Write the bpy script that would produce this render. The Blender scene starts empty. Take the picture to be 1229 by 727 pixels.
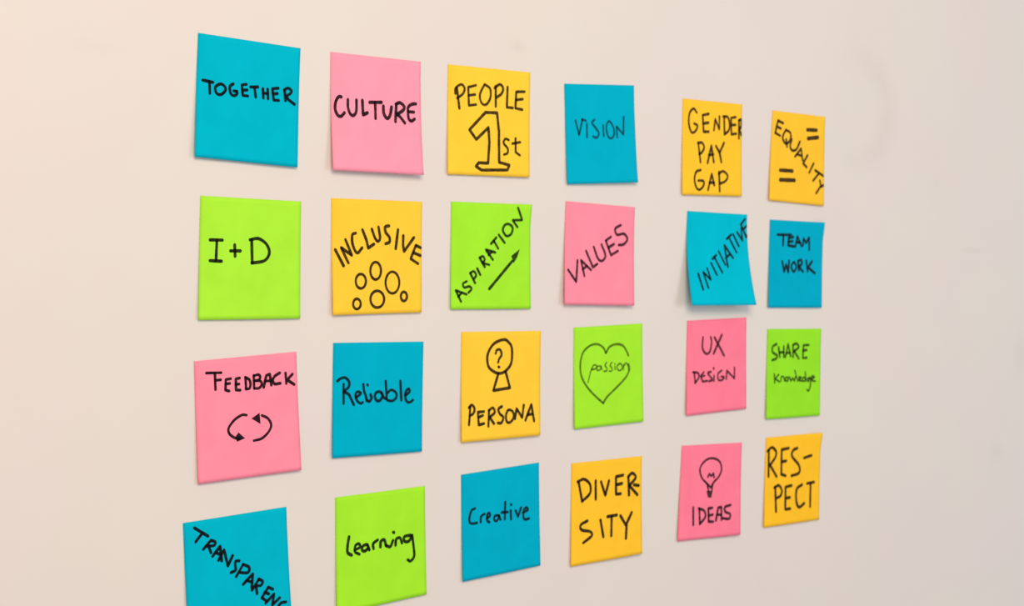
import bpy, bmesh, math, random
from mathutils import Vector, Matrix
random.seed(7)
S = bpy.context.scene
col = S.collection

# ---------------------------------------------------------------- camera
YAW, PITCH, ROLL = -0.746951334, -0.00467920, 0.0355115
CAM = Vector((0.0, -0.8540773, 1.5))
f = Vector((-math.sin(YAW)*math.cos(PITCH), math.cos(YAW)*math.cos(PITCH), math.sin(PITCH)))
r0 = Vector((math.cos(YAW), math.sin(YAW), 0.0)); u0 = r0.cross(f)
r = math.cos(ROLL)*r0 + math.sin(ROLL)*u0
u = -math.sin(ROLL)*r0 + math.cos(ROLL)*u0
cd = bpy.data.cameras.new('camera'); cam = bpy.data.objects.new('camera', cd); col.objects.link(cam)
m = Matrix((r, u, -f)).transposed().to_4x4(); m.translation = CAM
cam.matrix_world = m
cd.sensor_fit = 'HORIZONTAL'; cd.sensor_width = 36.0
cd.lens = 1938.571*36.0/1229.0
cd.clip_start = 0.02
cd.dof.use_dof = True; cd.dof.focus_distance = 0.93; cd.dof.aperture_fstop = 18.0
S.camera = cam

# ---------------------------------------------------------------- light
w = bpy.data.worlds.new('room_light'); S.world = w; w.use_nodes = True
bg = w.node_tree.nodes['Background']; bg.inputs[0].default_value = (0.49, 0.455, 0.45, 1); bg.inputs[1].default_value = 1.0

def area(name, loc, target, sx, sy, power, colr):
    l = bpy.data.lights.new(name, 'AREA'); l.shape = 'RECTANGLE'; l.size = sx; l.size_y = sy
    l.energy = power; l.color = colr
    o = bpy.data.objects.new(name, l); col.objects.link(o); o.location = loc
    o.rotation_euler = (Vector(target)-Vector(loc)).to_track_quat('-Z', 'Y').to_euler()
    return o
area('warm_ceiling_lamp', (0.0, -1.5, 2.45), (0.55, 0, 1.4), 1.2, 0.8, 27.0, (1.0, 0.83, 0.66))
area('window_daylight', (3.0, -2.2, 1.7), (1.3, 0, 1.5), 1.1, 1.2, 26.0, (0.69, 0.86, 1.0))

S.view_settings.view_transform = 'Standard'; S.view_settings.look = 'None'
S.view_settings.exposure = 0.0; S.view_settings.gamma = 1.0
try: S.view_settings.use_curve_mapping = False
except Exception: pass

# ---------------------------------------------------------------- materials
def srgb(c):
    return tuple(((v/255/12.92) if v/255 <= 0.04045 else ((v/255+0.055)/1.055)**2.4) for v in c) + (1.0,)

def mat(name):
    mt = bpy.data.materials.new(name); mt.use_nodes = True
    nt = mt.node_tree; b = nt.nodes['Principled BSDF']
    return mt, nt, b

def N_(nt, kind, **kw):
    n = nt.nodes.new(kind)
    for k, v in kw.items(): setattr(n, k, v)
    return n

def math_(nt, op, a, b=None, c=None):
    n = nt.nodes.new('ShaderNodeMath'); n.operation = op
    for i, v in enumerate((a, b, c)):
        if v is None: continue
        if isinstance(v, (int, float)): n.inputs[i].default_value = v
        else: nt.links.new(v, n.inputs[i])
    return n.outputs[0]

def wall_material():
    mt, nt, b = mat('painted_wall'); L = nt.links.new
    b.inputs['Roughness'].default_value = 0.62
    b.inputs['Specular IOR Level'].default_value = 0.25
    tc = N_(nt, 'ShaderNodeTexCoord')
    # faint cloudy mottling of the old paint, pinkish against yellowish
    n1 = N_(nt, 'ShaderNodeTexNoise'); n1.inputs['Scale'].default_value = 9; n1.inputs['Detail'].default_value = 3
    L(tc.outputs['Object'], n1.inputs['Vector'])
    rp = N_(nt, 'ShaderNodeValToRGB'); L(n1.outputs['Fac'], rp.inputs[0])
    rp.color_ramp.elements[0].position = 0.32; rp.color_ramp.elements[0].color = WALL_A
    rp.color_ramp.elements[1].position = 0.68; rp.color_ramp.elements[1].color = WALL_B
    # rubbed-out marks: a ring above the last note, a smear over the third and a few short scuffs
    sx = N_(nt, 'ShaderNodeSeparateXYZ'); L(tc.outputs['Object'], sx.inputs[0])
    X, Z = sx.outputs['X'], sx.outputs['Z']
    def ring(cx, cz, rx, rz, wdt, amt, cut=None):
        dx = math_(nt, 'DIVIDE', math_(nt, 'SUBTRACT', X, cx), rx)
        dz = math_(nt, 'DIVIDE', math_(nt, 'SUBTRACT', Z, cz), rz)
        rr = math_(nt, 'SQRT', math_(nt, 'ADD', math_(nt, 'MULTIPLY', dx, dx), math_(nt, 'MULTIPLY', dz, dz)))
        if cut is None:                                    # solid smear
            return math_(nt, 'MULTIPLY', math_(nt, 'SMOOTH_MAX', math_(nt, 'SUBTRACT', 1.0, rr), 0.0, 0.2), amt)
        e = math_(nt, 'DIVIDE', math_(nt, 'ABSOLUTE', math_(nt, 'SUBTRACT', rr, 1.0)), wdt)
        v = math_(nt, 'MAXIMUM', math_(nt, 'SUBTRACT', 1.0, e), 0.0)
        side = N_(nt, 'ShaderNodeMapRange'); side.inputs[1].default_value = -0.5; side.inputs[2].default_value = 0.5
        L(dx, side.inputs[0])
        return math_(nt, 'MULTIPLY', math_(nt, 'MULTIPLY', v, side.outputs[0]), amt)
    marks = [ring(1.196, 1.678, 0.054, 0.046, 0.42, 0.065, True), ring(0.787, 1.679, 0.012, 0.006, 0, 0.09),
             ring(0.455, 1.635, 0.030, 0.006, 0, 0.03), ring(1.50, 1.46, 0.02, 0.03, 0, 0.06),
             ring(1.46, 1.36, 0.02, 0.012, 0, 0.05), ring(1.333, 1.62, 0.006, 0.004, 0, 0.06),
             ring(1.40, 1.56, 0.03, 0.004, 0, 0.05)]
    tot = marks[0]
    for q in marks[1:]: tot = math_(nt, 'ADD', tot, q)
    n2 = N_(nt, 'ShaderNodeTexNoise'); n2.inputs['Scale'].default_value = 60; n2.inputs['Detail'].default_value = 4
    L(tc.outputs['Object'], n2.inputs['Vector'])
    tot = math_(nt, 'MULTIPLY', tot, math_(nt, 'MULTIPLY_ADD', n2.outputs['Fac'], 1.6, 0.2))
    mx = N_(nt, 'ShaderNodeMix', data_type='RGBA'); mx.inputs['B'].default_value = srgb((120, 100, 85))
    L(tot, mx.inputs['Factor']); L(rp.outputs[0], mx.inputs['A']); L(mx.outputs['Result'], b.inputs['Base Color'])
    # orange-peel of roller paint and a slight waviness of the plaster
    n3 = N_(nt, 'ShaderNodeTexNoise'); n3.inputs['Scale'].default_value = 260; n3.inputs['Detail'].default_value = 3
    n4 = N_(nt, 'ShaderNodeTexNoise'); n4.inputs['Scale'].default_value = 5; n4.inputs['Detail'].default_value = 1
    L(tc.outputs['Object'], n3.inputs['Vector']); L(tc.outputs['Object'], n4.inputs['Vector'])
    hsum = math_(nt, 'MULTIPLY_ADD', n4.outputs['Fac'], 30.0, n3.outputs['Fac'])
    bp = N_(nt, 'ShaderNodeBump'); bp.inputs['Strength'].default_value = 0.25; bp.inputs['Distance'].default_value = 0.0002
    L(hsum, bp.inputs['Height']); L(bp.outputs[0], b.inputs['Normal'])
    return mt
WALL_A = srgb((220, 211, 207)); WALL_B = srgb((219, 214, 206))

def paper_material(name, rgb):
    mt, nt, b = mat(name); L = nt.links.new
    b.inputs['Roughness'].default_value = 0.85; b.inputs['Specular IOR Level'].default_value = 0.03
    tc = N_(nt, 'ShaderNodeTexCoord')
    n1 = N_(nt, 'ShaderNodeTexNoise'); n1.inputs['Scale'].default_value = 45; n1.inputs['Detail'].default_value = 5
    L(tc.outputs['Object'], n1.inputs['Vector'])
    c = srgb(rgb); d = tuple(v*0.90 for v in c[:3]) + (1,)
    rp = N_(nt, 'ShaderNodeValToRGB'); L(n1.outputs['Fac'], rp.inputs[0])
    rp.color_ramp.elements[0].position = 0.25; rp.color_ramp.elements[0].color = d
    rp.color_ramp.elements[1].position = 0.75; rp.color_ramp.elements[1].color = c
    L(rp.outputs[0], b.inputs['Base Color'])
    n2 = N_(nt, 'ShaderNodeTexNoise'); n2.inputs['Scale'].default_value = 900; n2.inputs['Detail'].default_value = 2
    n3 = N_(nt, 'ShaderNodeTexNoise'); n3.inputs['Scale'].default_value = 28; n3.inputs['Detail'].default_value = 1
    L(tc.outputs['Object'], n2.inputs['Vector']); L(tc.outputs['Object'], n3.inputs['Vector'])
    hsum = math_(nt, 'MULTIPLY_ADD', n3.outputs['Fac'], 14.0, n2.outputs['Fac'])
    bp = N_(nt, 'ShaderNodeBump'); bp.inputs['Strength'].default_value = 0.35; bp.inputs['Distance'].default_value = 0.00008
    L(hsum, bp.inputs['Height']); L(bp.outputs[0], b.inputs['Normal'])
    return mt

def ink_material(name, rgb, cover):
    mt, nt, b = mat(name); L = nt.links.new
    b.inputs['Base Color'].default_value = srgb(rgb); b.inputs['Roughness'].default_value = 0.55
    b.inputs['Specular IOR Level'].default_value = 0.06
    tc = N_(nt, 'ShaderNodeTexCoord')
    n1 = N_(nt, 'ShaderNodeTexNoise'); n1.inputs['Scale'].default_value = 320; n1.inputs['Detail'].default_value = 3
    L(tc.outputs['Object'], n1.inputs['Vector'])
    mr = N_(nt, 'ShaderNodeMapRange'); L(n1.outputs['Fac'], mr.inputs[0])
    mr.inputs[1].default_value = 0.3; mr.inputs[2].default_value = 0.7
    mr.inputs[3].default_value = max(0.0, cover-0.07); mr.inputs[4].default_value = min(1.0, cover+0.06)
    L(mr.outputs[0], b.inputs['Alpha'])
    return mt
PAPER = {}
def paper(kind, rgb):
    k = (kind, rgb)
    if k not in PAPER: PAPER[k] = paper_material(kind + '_note_paper', rgb)
    return PAPER[k]
INKS = {}
def ink(cover):
    if cover not in INKS: INKS[cover] = ink_material('black_marker_ink', (12, 6, 10), cover-0.07)
    return INKS[cover]

# ---------------------------------------------------------------- the wall
def link(name, bm, m, parent=None, smooth=False):
    me = bpy.data.meshes.new(name); bm.to_mesh(me); bm.free(); me.materials.append(m)
    if smooth:
        for p in me.polygons: p.use_smooth = True
    o = bpy.data.objects.new(name, me); col.objects.link(o)
    if parent: o.parent = parent
    return o
bm = bmesh.new()
x0, x1, z0, z1, th = -1.6, 4.4, 0.0, 2.8, 0.12
v = [bm.verts.new(p) for p in ((x0,0,z0),(x1,0,z0),(x1,0,z1),(x0,0,z1),(x0,th,z0),(x1,th,z0),(x1,th,z1),(x0,th,z1))]
for q in ((0,1,2,3),(5,4,7,6),(4,0,3,7),(1,5,6,2),(3,2,6,7),(4,5,1,0)): bm.faces.new([v[i] for i in q])
wall = link('wall_back', bm, wall_material()); wall['kind'] = 'structure'

# ---------------------------------------------------------------- the notes
# (key, paper colour, (x, z) of the middle of the top edge on the wall in m, corners TL TR BR BL in mm (x, z),
#  how far each corner stands off the wall in mm, [(part, word, stroke width mm, strokes in thousandths of the sheet)])
NOTES = [
 ('TOGETHER', 'blue', [0.5608, 1.6528], [[-37.81, -0.23], [37.81, 0.23], [37.4, -76.02], [-38.48, -75.59]], [0.0, 0.0, 1.4, 2.0], [
   ('written_word', 'TOGETHER', 1.98, [["-",58,375,153,382],["-",121,382,128,474],["~",221,388,177,420,192,467,236,471,275,430,258,397,221,388],["~",346,373,316,398,324,452,357,468,385,450,381,430],["-",352,430,385,429],["-",473,362,429,371,441,457,490,456],["-",436,415,482,407],["-",515,379,585,371],["-",552,375,567,457],["-",635,379,642,456],["-",682,378,689,458],["-",641,417,687,414],["-",787,359,729,369,744,462,795,460],["-",736,412,780,404],["-",851,369,863,453],["~",847,366,885,348,920,365,908,391,866,417],["-",870,417,892,443,954,475]]),
  ]),
 ('CULTURE', 'pink', [0.6601, 1.6553], [[-37.84, -1.51], [37.84, 1.51], [40.07, -75.64], [-35.09, -78.12]], [0.0, 0.0, 4.5, 3.2], [
   ('written_word', 'CULTURE', 2.38, [["~",111,372,82,375,52,416,43,477,66,528,103,539,142,506],["~",182,391,181,454,201,506,234,524,269,488,275,388],["-",339,387,344,510,392,490],["-",420,398,550,389],["-",481,394,481,532],["~",571,421,574,482,608,524,643,498,663,422],["-",717,398,704,545],["~",712,395,757,378,805,405,795,440,723,482],["-",728,482,762,504,810,552],["~",941,376,895,382,854,409,849,450,856,512,887,530,923,511],["-",853,450,916,450]]),
  ]),
 ('PEOPLE', 'yellow', [0.7615, 1.6599], [[-39.16, -1.84], [39.16, 1.84], [40.37, -74.04], [-37.1, -77.76]], [0.0, 0.0, 1.42, 1.1], [
   ('written_word', 'PEOPLE', 2.06, [["-",106,209,138,391],["~",89,260,93,210,157,172,196,203,180,254,111,301],["-",331,168,240,192,251,359,334,346],["-",245,267,322,254],["~",430,162,381,250,400,325,455,339,506,276,504,191,446,157,430,162],["-",571,160,574,349],["~",558,178,620,140,661,171,644,224,577,268],["-",717,159,710,349,783,350],["-",929,188,826,195,817,351,903,360],["-",823,273,908,259]]),
   ('drawn_numeral', 'outlined numeral 1', 2.28, [["-",482,883,499,686,487,550,341,668,259,582,450,412,591,408,615,578,617,870,742,892,719,939,403,949,337,917,370,882,482,883]]),
   ('written_suffix', 'small letters st', 2.06, [["~",736,655,695,647,673,687,723,737,719,780,678,795],["-",821,637,822,767,875,795],["-",782,688,879,670]]),
  ]),
 ('VISION', 'blue', [0.8729, 1.6613], [[-37.48, -3.67], [37.48, 3.67], [42.79, -70.81], [-31.85, -77.55]], [0.0, 0.0, 3.0, 1.3], [
   ('written_word', 'VISION', 1.98, [["-",141,366,185,511,239,353],["-",232,353,286,366],["-",299,392,294,532],["~",407,357,372,386,421,438,463,490,431,537,380,524],["-",530,412,532,521],["~",622,370,578,417,588,511,638,545,686,501,675,427,622,370],["-",729,532,724,422,822,506,835,326]]),
  ]),
 ('GENDER', 'yellow', [1.0044, 1.6627], [[-36.92, -1.58], [36.92, 1.58], [38.9, -74.26], [-35.02, -78.0]], [0.0, 0.0, 1.1, 1.1], [
   ('written_word', 'GENDER', 2.39, [["~",232,133,177,95,114,147,105,257,150,344,215,327,247,271,192,250],["-",430,136,331,155,350,328,434,324],["-",344,242,428,229],["-",522,303,542,185,612,290,613,153],["-",692,149,702,339],["~",676,150,755,153,786,222,774,293,702,339],["-",891,145,812,157,820,334,902,323],["-",818,234,889,228],["-",950,178,949,371],["~",945,178,988,168,988,239,952,277],["-",957,282,985,319,988,332]]),
   ('written_word', 'PAY', 2.39, [["-",265,464,302,650],["~",256,450,326,447,360,494,327,544,279,567],["-",421,653,481,469,523,642],["-",438,572,515,561],["-",559,472,620,540],["-",693,432,620,540,650,638]]),
   ('written_word', 'GAP', 2.39, [["~",307,733,231,756,203,833,231,915,285,942,351,898,351,850,264,845],["-",428,939,490,769,532,888],["-",450,866,528,860],["-",613,745,622,949],["~",606,766,684,736,757,783,718,841,622,871]]),
  ]),
 ('EQUALITY', 'yellow', [1.1184, 1.6645], [[-36.86, -1.03], [36.86, 1.03], [37.41, -76.84], [-38.91, -76.93]], [0.0, 0.0, 1.1, 1.1], [
   ('written_word', 'EQUALITY', 2.37, [["-",111,105,70,245],["-",111,105,208,128],["-",90,172,171,190],["-",70,245,159,269],["~",252,209,208,289,271,351,348,306,349,231,282,203,252,209],["-",274,302,293,382],["~",377,295,352,377,399,419,473,396,528,311],["-",448,482,556,385,590,514],["-",479,455,576,466],["-",678,454,601,549,668,586],["-",797,536,719,643],["-",830,611,979,662],["-",905,637,792,730],["-",919,717,939,778,853,865],["-",988,768,940,787]]),
   ('drawn_equals_sign', 'equals sign at upper right', 3.39, [["-",663,169,841,161],["-",681,265,870,240]]),
   ('drawn_equals_sign', 'equals sign at lower left', 3.39, [["-",183,652,411,646],["-",189,759,451,747]]),
  ]),
 ('I+D', 'green', [0.5659, 1.5547], [[-37.35, -0.67], [37.35, 0.67], [38.9, -74.35], [-36.4, -76.55]], [0.0, 0.0, 1.1, 1.1], [
   ('written_letters', 'I + D', 2.14, [["-",99,352,216,351],["-",164,353,158,519],["-",102,520,210,523],["-",297,437,392,435],["-",336,387,341,479],["-",502,341,509,530],["~",486,341,569,329,648,372,679,445,631,511,505,533]]),
  ]),
 ('INCLUSIVE', 'yellow', [0.6653, 1.5605], [[-38.33, -1.29], [38.33, 1.29], [39.92, -74.34], [-35.1, -77.6]], [0.0, 0.0, 1.1, 1.54], [
   ('written_word', 'INCLUSIVE', 2.26, [["-",38,441,124,577],["-",177,552,99,420,217,489,148,353],["~",258,295,223,310,222,380,253,450,284,464,328,421],["-",333,266,377,357,395,424,458,388],["~",435,257,467,328,499,363,526,334,509,238],["~",625,225,584,236,589,283,630,325,631,368,589,383],["-",726,259,702,425],["-",787,309,785,396,797,450,908,325],["-",932,394,873,515,958,559],["-",932,394,988,416],["-",905,460,984,486]]),
   ('drawn_circle', None, 1.98, [["~",358,677,336,656,307,650,280,660,260,685,255,716,264,747,286,768,314,774,342,764,361,740,367,708,358,677]]),
   ('drawn_circle', None, 1.98, [["~",526,579,503,553,473,546,444,559,424,589,418,628,428,665,451,691,481,698,510,685,530,655,536,617,526,579]]),
   ('drawn_circle', None, 1.98, [["~",728,673,698,641,658,631,621,648,595,685,587,733,600,780,630,813,670,822,708,806,734,769,742,720,728,673]]),
   ('drawn_circle', None, 1.98, [["~",556,831,526,806,487,798,449,810,423,839,416,876,428,911,458,937,497,944,535,933,561,904,569,867,556,831]]),
   ('drawn_circle', None, 1.98, [["~",299,884,283,869,262,864,241,871,227,888,222,911,229,933,245,948,266,953,287,945,301,928,306,906,299,884]]),
   ('drawn_circle', None, 1.98, [["~",823,829,809,815,792,811,775,818,763,833,759,854,765,874,779,888,797,892,814,885,826,869,829,849,823,829]]),
  ]),
 ('ASPIRATION', 'green', [0.7675, 1.565], [[-37.89, -1.35], [37.89, 1.35], [40.65, -74.18], [-35.81, -76.27]], [0.0, 1.6, 1.1, 1.1], [
   ('written_word', 'ASPIRATION', 1.95, [["-",123,928,60,822,190,860],["-",90,882,136,844],["~",194,738,148,762,165,796,224,786,252,809,215,844],["-",236,661,295,754],["~",236,661,278,644,308,680,278,719],["-",322,619,359,676],["-",351,516,414,602],["~",351,516,393,503,414,537,385,566],["-",385,566,471,582],["-",514,532,428,440,545,464],["-",462,489,505,458],["-",493,383,558,325],["-",527,354,583,427],["-",591,297,665,371],["~",669,202,643,254,688,306,749,285,767,226,722,194,669,202],["-",829,218,765,154,887,151,829,34]]),
   ('drawn_arrow', 'arrow pointing up to the right', 2.34, [["-",470,809,759,547],["#",750,495,862,428,826,507,780,566]]),
  ]),
 ('VALUES', 'pink', [0.8788, 1.5714], [[-37.65, -0.12], [37.65, 0.12], [37.16, -75.92], [-38.08, -76.64]], [0.0, 0.0, 3.2, 3.0], [
   ('written_word', 'VALUES', 2.22, [["-",51,665,163,779,182,569],["-",279,717,230,564,372,656],["-",255,654,316,618],["-",302,472,401,629,463,594],["~",411,429,475,542,537,560,579,504,522,400],["-",583,358,661,501,761,454],["-",583,358,657,316],["-",622,425,702,388],["~",797,193,718,232,745,291,846,278,899,327,849,382,773,394]]),
  ]),
 ('INITIATIVE', 'blue', [1.0155, 1.5732], [[-37.67, -0.8], [37.67, 0.8], [39.12, -73.97], [-39.24, -76.15]], [0.0, 0.0, 12.0, 10.0], [
   ('written_word', 'INITIATIVE', 2.18, [["-",147,663,196,830],["-",279,811,227,644,334,727,297,604],["-",367,548,438,671],["-",392,503,460,459],["-",428,482,531,646],["-",505,417,595,562],["-",632,583,606,348,734,486],["-",611,490,688,444],["-",649,279,724,232],["-",688,261,799,422],["-",759,225,845,353],["-",827,200,912,291,898,155],["-",893,113,982,250],["-",893,113,956,53],["-",939,162,983,129],["-",982,250,988,231]]),
  ]),
 ('TEAMWORK', 'blue', [1.1208, 1.5725], [[-37.38, -0.85], [37.38, 0.85], [37.5, -73.5], [-36.83, -75.05]], [0.0, 1.8, 1.1, 1.1], [
   ('written_word', 'TEAM', 2.63, [["-",144,168,397,161],["-",253,169,251,285],["-",353,197,343,284,449,295],["-",353,197,433,186],["-",350,244,428,235],["-",479,296,512,175,594,287],["-",494,243,568,247],["-",622,277,629,197,681,248,734,181,741,325]]),
   ('written_word', 'WORK', 2.63, [["-",244,473,282,592,314,506,358,595,368,462],["~",456,476,412,530,459,585,505,529,456,476],["-",535,468,552,571],["~",535,461,595,449,606,492,547,528],["-",558,528,630,583],["-",689,456,718,577],["-",796,463,723,534,858,597]]),
  ]),
 ('FEEDBACK', 'pink', [0.5658, 1.456], [[-37.74, -3.04], [37.74, 3.04], [43.58, -73.12], [-32.54, -78.21]], [0.0, 0.0, 1.83, 1.1], [
   ('written_word', 'FEEDBACK', 1.92, [["-",111,105,252,114],["-",192,111,193,247],["-",196,172,245,172],["-",341,171,294,174,287,260,323,271],["-",289,211,331,209],["-",426,173,390,177,388,269,428,273],["-",388,222,419,222],["-",484,174,486,269],["~",482,171,521,196,530,235,518,267,484,268],["-",565,163,565,271],["~",564,166,612,161,628,184,611,204,571,208],["~",571,208,627,215,641,244,613,272,565,271],["-",659,270,689,174,724,165,736,258],["-",672,220,730,221],["~",824,164,777,184,753,216,769,251,826,251],["-",882,169,886,258],["-",951,185,897,228,965,273]]),
   ('drawn_arrow', 'curved arrow bending down to the right', 1.86, [["~",481,485,436,480,363,513,305,573,309,621,356,659,400,673],["#",397,619,457,674,379,695,362,655]]),
   ('drawn_arrow', 'curved arrow bending up to the left', 1.86, [["~",543,703,622,692,693,642,719,587,687,531,632,502],["#",527,518,610,478,615,572]]),
  ]),
 ('Reliable', 'blue', [0.6709, 1.4655], [[-38.26, -0.69], [38.26, 0.69], [39.31, -74.63], [-36.69, -76.1]], [0.0, 0.0, 1.1, 1.1], [
   ('written_word', 'Reliable', 2.06, [["-",115,363,117,529],["~",49,332,85,311,129,305,169,335,172,383,116,429],["-",127,429,175,454,227,545],["~",250,481,292,458,299,441,262,433,244,463,263,511,301,536,323,528],["~",328,370,336,424,359,479,367,515],["~",367,509,397,522,419,493,408,462],["-",373,374,377,379],["~",516,442,471,446,456,482,480,519,517,514,539,479,516,442],["~",533,449,555,492,589,508],["-",575,347,589,511],["~",592,457,637,428,691,454,696,497,654,526,597,520],["-",740,352,754,523],["~",800,482,846,453,838,425,811,440,796,482,816,538,856,545,887,528]]),
  ]),
 ('PERSONA', 'yellow', [0.7819, 1.474], [[-38.61, -0.81], [38.61, 0.81], [39.71, -75.66], [-36.28, -78.36]], [0.0, 0.0, 1.99, 1.5], [
   ('drawn_figure', 'outline of a head and shoulders', 2.33, [["~",520,77,400,113,325,207,326,302,369,354,456,389,543,373,620,298,627,162,582,100,520,77],["-",456,395,396,546,605,529,551,379]]),
   ('drawn_question_mark', 'question mark inside the head', 2.02, [["~",423,203,439,172,479,172,497,218,467,255,455,287],["-",460,329,469,332]]),
   ('written_word', 'PERSONA', 2.17, [["-",110,678,92,845],["~",93,689,127,666,160,699,148,742,104,765],["-",276,734,202,735,210,853,275,844],["-",210,783,263,768],["-",339,727,329,872],["~",335,727,387,705,408,750,342,791],["-",347,791,398,851],["~",500,698,456,721,474,766,517,801,490,850,447,848],["~",587,734,552,777,560,842,604,851,649,808,640,756,587,734],["-",666,822,688,727,760,817,782,699],["-",803,843,881,697,916,856],["-",830,793,899,790]]),
  ]),
 ('passion', 'green', [0.8919, 1.4797], [[-37.64, -2.1], [37.64, 2.1], [41.44, -74.18], [-34.29, -78.2]], [0.0, 0.0, 1.1, 1.1], [
   ('drawn_heart', 'outline heart', 1.9, [["~",459,273,419,216,335,179,228,190,133,251,93,356,102,471,166,573,271,671,413,772],["~",413,772,474,710,621,620,745,535,800,463,791,404],["~",459,273,515,213,613,193,711,214,772,285,787,314]]),
   ('written_word', 'passion', 1.29, [["~",249,423,231,465,201,550],["~",251,421,284,384,323,391,310,420,257,428],["~",369,398,333,403,329,435,362,439,386,415,369,398],["-",388,402,399,437],["~",469,369,444,398,472,425,468,452,428,454],["~",543,374,517,402,545,429,542,456,502,459],["-",589,413,589,448],["-",588,388,591,391],["~",664,390,620,417,636,455,683,453,697,419,664,390],["-",712,453,721,405],["~",721,416,752,390,783,420,789,462]]),
  ]),
 ('UX', 'pink', [1.0197, 1.4867], [[-37.27, -1.96], [37.27, 1.96], [39.48, -74.09], [-35.79, -78.15]], [0.0, 0.0, 1.1, 1.1], [
   ('written_word', 'UX', 2.49, [["~",264,187,259,301,318,363,382,343,408,244,392,188],["-",457,195,621,397],["-",580,173,447,365]]),
   ('written_word', 'DESIGN', 2.01, [["-",126,549,141,663],["~",105,547,186,561,201,608,141,663],["-",283,558,232,596,265,657,343,653],["-",238,603,297,595],["~",402,560,350,571,400,620,426,649,372,659],["-",453,605,454,660],["-",446,521,449,533],["~",580,557,522,590,530,655,588,659,624,633,576,621],["-",660,654,670,562,797,656,799,537]]),
  ]),
 ('SHARE', 'green', [1.123, 1.4799], [[-37.63, -0.6], [37.63, 0.6], [38.66, -75.33], [-36.63, -76.85]], [0.0, 0.0, 1.1, 1.45], [
   ('written_word', 'SHARE', 2.39, [["~",172,168,107,194,102,257,183,294,170,329,98,346],["-",209,204,235,312],["-",304,197,308,314],["-",222,263,306,260],["-",338,314,384,170,433,307],["-",354,269,422,270],["-",474,189,478,316],["~",474,180,540,168,579,209,491,253],["-",499,253,584,336],["-",767,184,669,187,659,333,734,330],["-",663,247,731,243]]),
   ('written_word', 'Knowledge', 1.76, [["-",138,503,149,597],["-",218,509,156,553,234,592],["~",259,582,265,537,309,539,325,584],["~",388,553,377,545,363,543,351,546,342,554,339,565,344,576,355,584,368,586,381,583,390,575,392,564,388,553],["-",413,541,440,587,473,554,505,589,529,540],["-",512,471,567,591],["~",590,575,634,556,597,546,590,582,650,593],["~",703,561,693,554,681,551,669,555,661,563,659,574,663,585,673,593,685,595,697,592,705,583,707,572,703,561],["-",709,494,721,595],["~",794,559,751,573,769,599,809,561,806,653,777,707,743,695],["~",832,580,885,554,839,543,833,589,899,602]]),
  ]),
 ('TRANSPARENCY', 'blue', [0.5621, 1.357], [[-37.85, -2.62], [37.85, 2.62], [44.1, -73.08], [-31.61, -78.33]], [0.0, 0.0, 2.0, 2.0], [
   ('written_word', 'TRANSPARENCY', 1.97, [["-",104,54,226,138],["-",173,107,110,167],["-",252,176,178,238],["~",252,176,290,194,281,221,219,219],["-",228,220,247,276],["-",262,307,336,236,345,358],["-",289,280,345,312],["-",315,349,372,271,401,410,451,331],["~",512,384,476,383,472,421,472,455,428,468],["-",548,419,475,509],["~",548,419,603,452,589,493,514,481],["-",538,583,637,511,618,625],["-",571,557,621,577],["-",695,564,620,645],["~",689,563,728,589,708,620,657,614],["-",662,618,666,682],["-",782,647,710,724],["-",782,647,824,671],["-",742,683,781,703],["-",710,724,754,758],["-",745,774,833,712,810,800,887,754],["~",947,799,896,800,857,843,884,882],["-",957,850,948,898,891,947],["-",988,915,948,903]]),
  ]),
 ('learning', 'green', [0.6768, 1.365], [[-38.16, -1.77], [38.16, 1.77], [42.1, -73.18], [-34.5, -78.51]], [0.0, 0.0, 1.1, 1.1], [
   ('written_word', 'learning', 2.19, [["~",143,356,127,429,126,489,167,518],["~",201,477,258,462,249,430,211,441,205,493,252,522],["~",338,450,291,456,281,488,309,503,344,482,338,450],["-",344,456,361,499],["~",407,495,404,451,454,424],["~",484,490,489,443,528,433,546,487],["~",546,487,595,501,625,451],["-",630,378,638,382],["~",654,498,661,447,704,438,727,488],["~",824,430,754,436,757,476,803,483,844,441],["~",844,433,858,530,864,626,823,665,790,650]]),
  ]),
 ('Creative', 'blue', [0.7855, 1.3755], [[-37.74, -2.64], [37.74, 2.64], [41.87, -73.19], [-33.76, -78.14]], [0.0, 0.0, 1.1, 1.1], [
   ('written_word', 'Creative', 2.04, [["~",166,337,124,351,97,410,100,457,130,475,190,475],["~",236,475,241,424,284,404],["~",314,451,353,431,345,404,318,417,317,469,344,490],["~",454,441,415,442,406,476,437,491,469,455,454,441],["-",469,443,486,486],["-",550,326,541,488],["-",501,419,580,426],["-",619,417,622,499],["-",624,359,628,363],["-",683,425,714,488,755,406],["~",778,456,843,441,827,415,791,434,785,504,809,527,858,525]]),
  ]),
 ('DIVERSITY', 'yellow', [0.8959, 1.3771], [[-38.77, -1.17], [38.77, 1.17], [40.43, -74.92], [-36.85, -78.64]], [0.0, 0.0, 2.26, 1.1], [
   ('written_word', 'DIVER-', 2.54, [["-",102,194,150,377],["~",88,185,175,168,256,224,258,314,151,382],["-",337,198,340,379],["-",412,213,475,354,525,214],["-",727,173,624,181,627,357,693,358],["-",630,262,711,256],["-",805,205,814,383],["~",800,196,860,164,910,214,818,286],["-",818,286,936,391],["-",886,285,955,298]]),
   ('written_word', 'SITY', 2.54, [["~",226,580,134,610,146,660,261,689,284,733,169,789],["-",406,591,446,763],["-",505,569,635,566],["-",563,572,556,765],["-",689,580,765,681],["-",851,564,778,665,764,815]]),
  ]),
 ('IDEAS', 'pink', [1.0192, 1.3845], [[-37.79, 0.02], [37.79, -0.02], [37.53, -76.66], [-40.03, -76.31]], [0.0, 0.0, 1.89, 1.1], [
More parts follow.
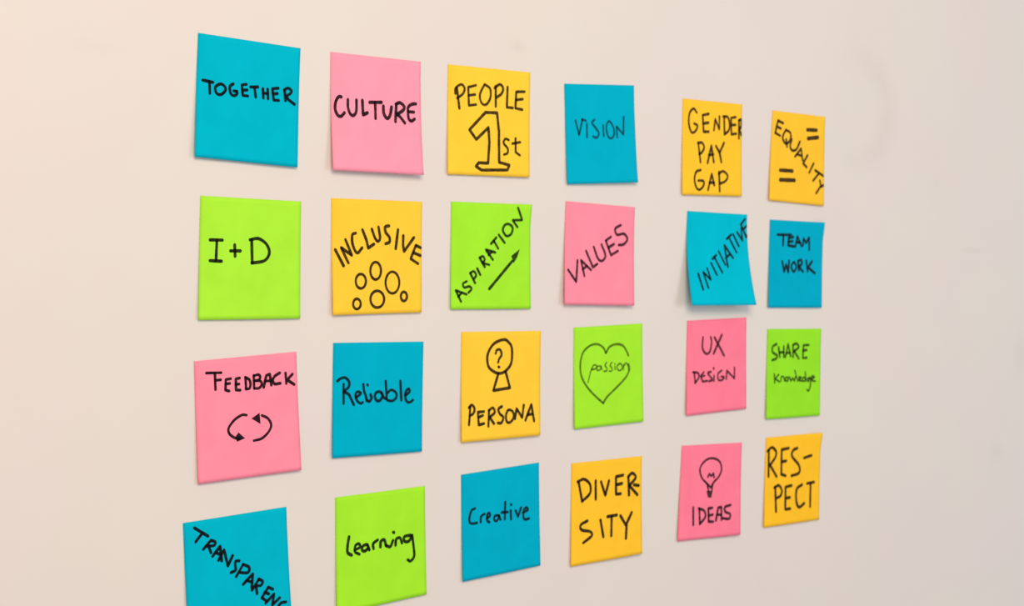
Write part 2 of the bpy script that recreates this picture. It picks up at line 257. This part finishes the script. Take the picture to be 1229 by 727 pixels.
   ('drawn_light_bulb', 'outline of a light bulb', 2.07, [["~",437,420,345,349,313,250,397,171,510,151,628,189,667,274,624,355,538,416,517,498],["~",446,349,469,317,501,340,533,314,548,359],["-",437,420,466,503],["-",437,420,497,464,526,424],["#",428,496,529,498,512,572,457,569]]),
   ('written_word', 'IDEAS', 2.36, [["-",225,662,234,841],["-",322,676,337,840],["~",312,675,400,705,420,772,337,840],["-",529,680,467,684,477,824,547,829],["-",475,759,540,754],["-",592,819,625,685,676,680,683,816],["-",608,759,679,763],["~",829,668,740,684,741,734,819,763,807,813,705,803]]),
  ]),
 ('RESPECT', 'yellow', [1.1272, 1.3883], [[-38.47, -0.95], [38.47, 0.95], [38.84, -75.33], [-38.5, -76.97]], [0.0, 2.0, 1.1, 1.1], [
   ('written_word', 'RES-', 2.76, [["-",60,137,64,436],["~",35,152,112,115,189,170,171,236,82,313],["-",90,313,206,447],["-",411,142,286,151,290,428,366,450],["-",292,289,372,283],["~",569,152,494,173,478,239,605,349,609,434,474,458],["-",698,271,835,251]]),
   ('written_word', 'PECT', 2.76, [["-",187,562,208,839],["~",171,569,250,550,305,613,280,670,209,689],["-",478,568,371,577,370,828,459,828],["-",375,703,450,701],["~",668,574,574,618,570,753,621,825,716,790],["-",764,568,894,561],["-",828,570,827,834]]),
  ]),
]

def surf(C, L, s, t):
    """Point of the sheet in mm (x right, y towards the wall, z up); s across, t downwards, 0..1."""
    x = (C[0][0]*(1-s) + C[1][0]*s)*(1-t) + (C[3][0]*(1-s) + C[2][0]*s)*t
    z = (C[0][1]*(1-s) + C[1][1]*s)*(1-t) + (C[3][1]*(1-s) + C[2][1]*s)*t
    k = max(0.0, (t - 0.16)/0.84)
    d = 0.3 + (L[3]*(1-s) + L[2]*s)*(0.35*k + 0.65*k*k)
    a = max(0.0, (s - 0.72)/0.28)*max(0.0, (0.22 - t)/0.22)
    b = max(0.0, (0.28 - s)/0.28)*max(0.0, (0.22 - t)/0.22)
    return (x, -(d + L[1]*a + L[0]*b), z)

def smooth(pts, n=8):
    if len(pts) < 3: return pts
    closed = (pts[0]-pts[-1]).length < 1e-6
    out = []
    for i in range(len(pts)-1):
        p1, p2 = pts[i], pts[i+1]
        p0 = pts[i-1] if i > 0 else (pts[-2] if closed else 2*p1-p2)
        p3 = pts[i+2] if i+2 < len(pts) else (pts[1] if closed else 2*p2-p1)
        for k in range(n):
            t = k/n
            out.append(0.5*((2*p1)+(p2-p0)*t+(2*p0-5*p1+4*p2-p3)*t*t+(3*p1-p0-3*p2+p3)*t*t*t))
    out.append(pts[-1].copy())
    return out

def resample(pts, step):
    out = [pts[0]]
    for a, b in zip(pts, pts[1:]):
        d = (b-a).length
        n = max(1, int(d/step))
        for k in range(1, n+1): out.append(a+(b-a)*(k/n))
    # drop coincident points
    res = [out[0]]
    for p in out[1:]:
        if (p-res[-1]).length > step*0.15: res.append(p)
    return res if len(res) > 1 else [pts[0], pts[0]+Vector((0.3, 0))]

def note(key, colour, org, C, L, parts):
    label, rgb, cover = INFO[key]
    root = bpy.data.objects.new('sticky_note', None); root.empty_display_size = 0.02
    col.objects.link(root); root.location = (org[0], 0, org[1])
    root['label'] = label; root['category'] = 'sticky note'; root['group'] = 'sticky notes in rows on the wall'
    rnd = random.Random(key)
    ph1, ph2 = rnd.uniform(0, 6), rnd.uniform(0, 6)
    def sp(s, t, off=0.0):
        x, y, z = surf(C, L, s, t)
        k = max(0.0, t-0.2)                                    # the free part of the sheet is slightly wavy
        y -= 0.22*k*(1+math.sin(5.5*s+ph1)) + 0.10*k*(1+math.sin(9*t+ph2))
        return Vector((x, y-off, z))*0.001
    # paper: a thin sheet with front, back and edges
    n = 26; bm = bmesh.new(); fr = []; bk = []
    for j in range(n+1):
        fr.append([bm.verts.new(sp(i/n, j/n, 0.0)) for i in range(n+1)])
        bk.append([bm.verts.new(sp(i/n, j/n, -0.12)) for i in range(n+1)])
    for j in range(n):
        for i in range(n):
            bm.faces.new((fr[j+1][i], fr[j+1][i+1], fr[j][i+1], fr[j][i]))
            bm.faces.new((bk[j][i], bk[j][i+1], bk[j+1][i+1], bk[j+1][i]))
    rim = [(0, i) for i in range(n)]+[(j, n) for j in range(n)]+[(n, i) for i in range(n, 0, -1)]+[(j, 0) for j in range(n, 0, -1)]
    for (a, b), (c, d) in zip(rim, rim[1:]+rim[:1]):
        bm.faces.new((fr[a][b], fr[c][d], bk[c][d], bk[a][b]))
    po = link('paper', bm, paper(colour, rgb), root, smooth=True)
    for pl in list(po.data.polygons)[2*n*n:]: pl.use_smooth = False
    # ink
    for (pname, word, wmm, strokes) in parts:
        bm = bmesh.new()
        for si, s in enumerate(strokes):
            kind = s[0]; v = s[1:]
            pts = [Vector((v[k]*0.076, v[k+1]*0.076)) for k in range(0, len(v), 2)]     # mm on the sheet
            off = 0.05+0.012*si
            if kind == '#':
                c = sum(pts, Vector((0, 0)))/len(pts)
                cv = bm.verts.new(sp(c.x/76, c.y/76, off+0.04))
                ring = []
                for a, b in zip(pts, pts[1:]+pts[:1]):
                    for k in range(6):
                        p = a+(b-a)*k/6; ring.append(bm.verts.new(sp(p.x/76, p.y/76, off)))
                for a, b in zip(ring, ring[1:]+ring[:1]): bm.faces.new((cv, a, b))
                continue
            if kind == '~': pts = smooth(pts)
            pts = resample(pts, 0.35)
            N = len(pts); h = wmm/2*(1+0.06*rnd.uniform(-1, 1))
            rows = []
            ph = rnd.uniform(0, 6)
            closed = (pts[0]-pts[-1]).length < 0.2 and N > 8
            def row(p, nx, hh):
                rows.append([bm.verts.new(sp(min(max((p.x+nx.x*q*hh)/76, 0.001), 0.999), min(max((p.y+nx.y*q*hh)/76, 0.001), 0.999), off+o2))
                             for q, o2 in ((-1, 0), (0, 0.03), (1, 0))])
            for i, p in enumerate(pts):
                a = pts[max(i-2, 0)]; b = pts[min(i+2, N-1)]
                if closed:
                    a = pts[(i-2) % (N-1)]; b = pts[(i+2) % (N-1)]
                t = b-a
                t = t.normalized() if t.length > 1e-6 else Vector((1, 0))
                nx = Vector((-t.y, t.x))
                hh = h*(1+0.04*math.sin(i*0.2+ph)+0.02*rnd.uniform(-1, 1))
                if i == 0 and not closed:
                    for k in (0.98, 0.8, 0.45): row(p-t*h*k, nx, h*math.sqrt(1-k*k))
                row(p, nx, hh)
                if i == N-1 and not closed:
                    for k in (0.45, 0.8, 0.98): row(p+t*h*k, nx, h*math.sqrt(1-k*k))
            for a, b in zip(rows, rows[1:]):
                for k in (0, 1):
                    bm.faces.new((a[k], b[k], b[k+1], a[k+1]))
        bmesh.ops.recalc_face_normals(bm, faces=bm.faces)
        for fc in bm.faces:
            fc.normal_update()
            if fc.normal.y > 0: fc.normal_flip()
        o = link(pname, bm, ink(cover), root)
        if word:
            o['label'] = ('black marker handwriting ' + word) if pname.startswith('written') else ('black marker ' + word)
    return root

B, Y, G = (0, 182, 207), (255, 206, 62), (170, 239, 60)
INFO = {
 'TOGETHER': ('blue sticky note reading TOGETHER, at the left end of the top row', B, 0.93),
 'CULTURE': ('pale pink sticky note reading CULTURE, its lower edge lifting off the wall', (255, 157, 180), 0.90),
 'PEOPLE': ('yellow sticky note reading PEOPLE with a large outlined 1st', (255, 208, 62), 0.84),
 'VISION': ('blue sticky note with VISION in thin faint capitals, in the top row', (0, 177, 207), 0.62),
 'GENDER': ('yellow sticky note reading GENDER PAY GAP in three lines', (255, 202, 52), 0.80),
 'EQUALITY': ('yellow sticky note with EQUALITY written diagonally between two equals signs', (255, 200, 55), 0.84),
 'I+D': ('green sticky note reading I + D, below the TOGETHER note', G, 0.90),
 'INCLUSIVE': ('yellow sticky note with INCLUSIVE in an arc over six drawn circles', Y, 0.86),
 'ASPIRATION': ('green sticky note with ASPIRATION written diagonally above a drawn arrow', (162, 238, 52), 0.84),
 'VALUES': ('pink sticky note with VALUES slanting upwards, below the VISION note', (255, 145, 168), 0.80),
 'INITIATIVE': ('blue sticky note reading INITIATIVE, curling far off the wall at the bottom', (0, 188, 214), 0.85),
 'TEAMWORK': ('blue sticky note reading TEAM WORK in two lines, right end of second row', (0, 173, 205), 0.82),
 'FEEDBACK': ('pink sticky note reading FEEDBACK above two curved arrows', (255, 145, 168), 0.92),
 'Reliable': ('blue sticky note with Reliable in joined lower-case writing', (0, 176, 206), 0.84),
 'PERSONA': ('yellow sticky note reading PERSONA under a drawn head with a question mark', Y, 0.86),
 'passion': ('green sticky note with a thin drawn heart around the word passion', (164, 238, 52), 0.60),
 'UX': ('pink sticky note reading UX DESIGN, just below the curling INITIATIVE note', (255, 130, 156), 0.72),
 'SHARE': ('green sticky note reading SHARE Knowledge, right end of third row', (150, 232, 45), 0.70),
 'TRANSPARENCY': ('blue sticky note with TRANSPARENCY running diagonally down, bottom left, cut by the frame', B, 0.93),
 'learning': ('green sticky note reading learning in lower case, in the bottom row', (164, 238, 50), 0.90),
 'Creative': ('blue sticky note reading Creative, in the bottom row', (0, 174, 205), 0.82),
 'DIVERSITY': ('yellow sticky note reading DIVER-SITY on two lines in the bottom row', (255, 200, 50), 0.88),
 'IDEAS': ('pink sticky note reading IDEAS below a drawn light bulb', (255, 130, 156), 0.80),
 'RESPECT': ('yellow sticky note reading RES-PECT on two lines, right end of bottom row', (255, 198, 45), 0.84),
}
for args in NOTES: note(*args)
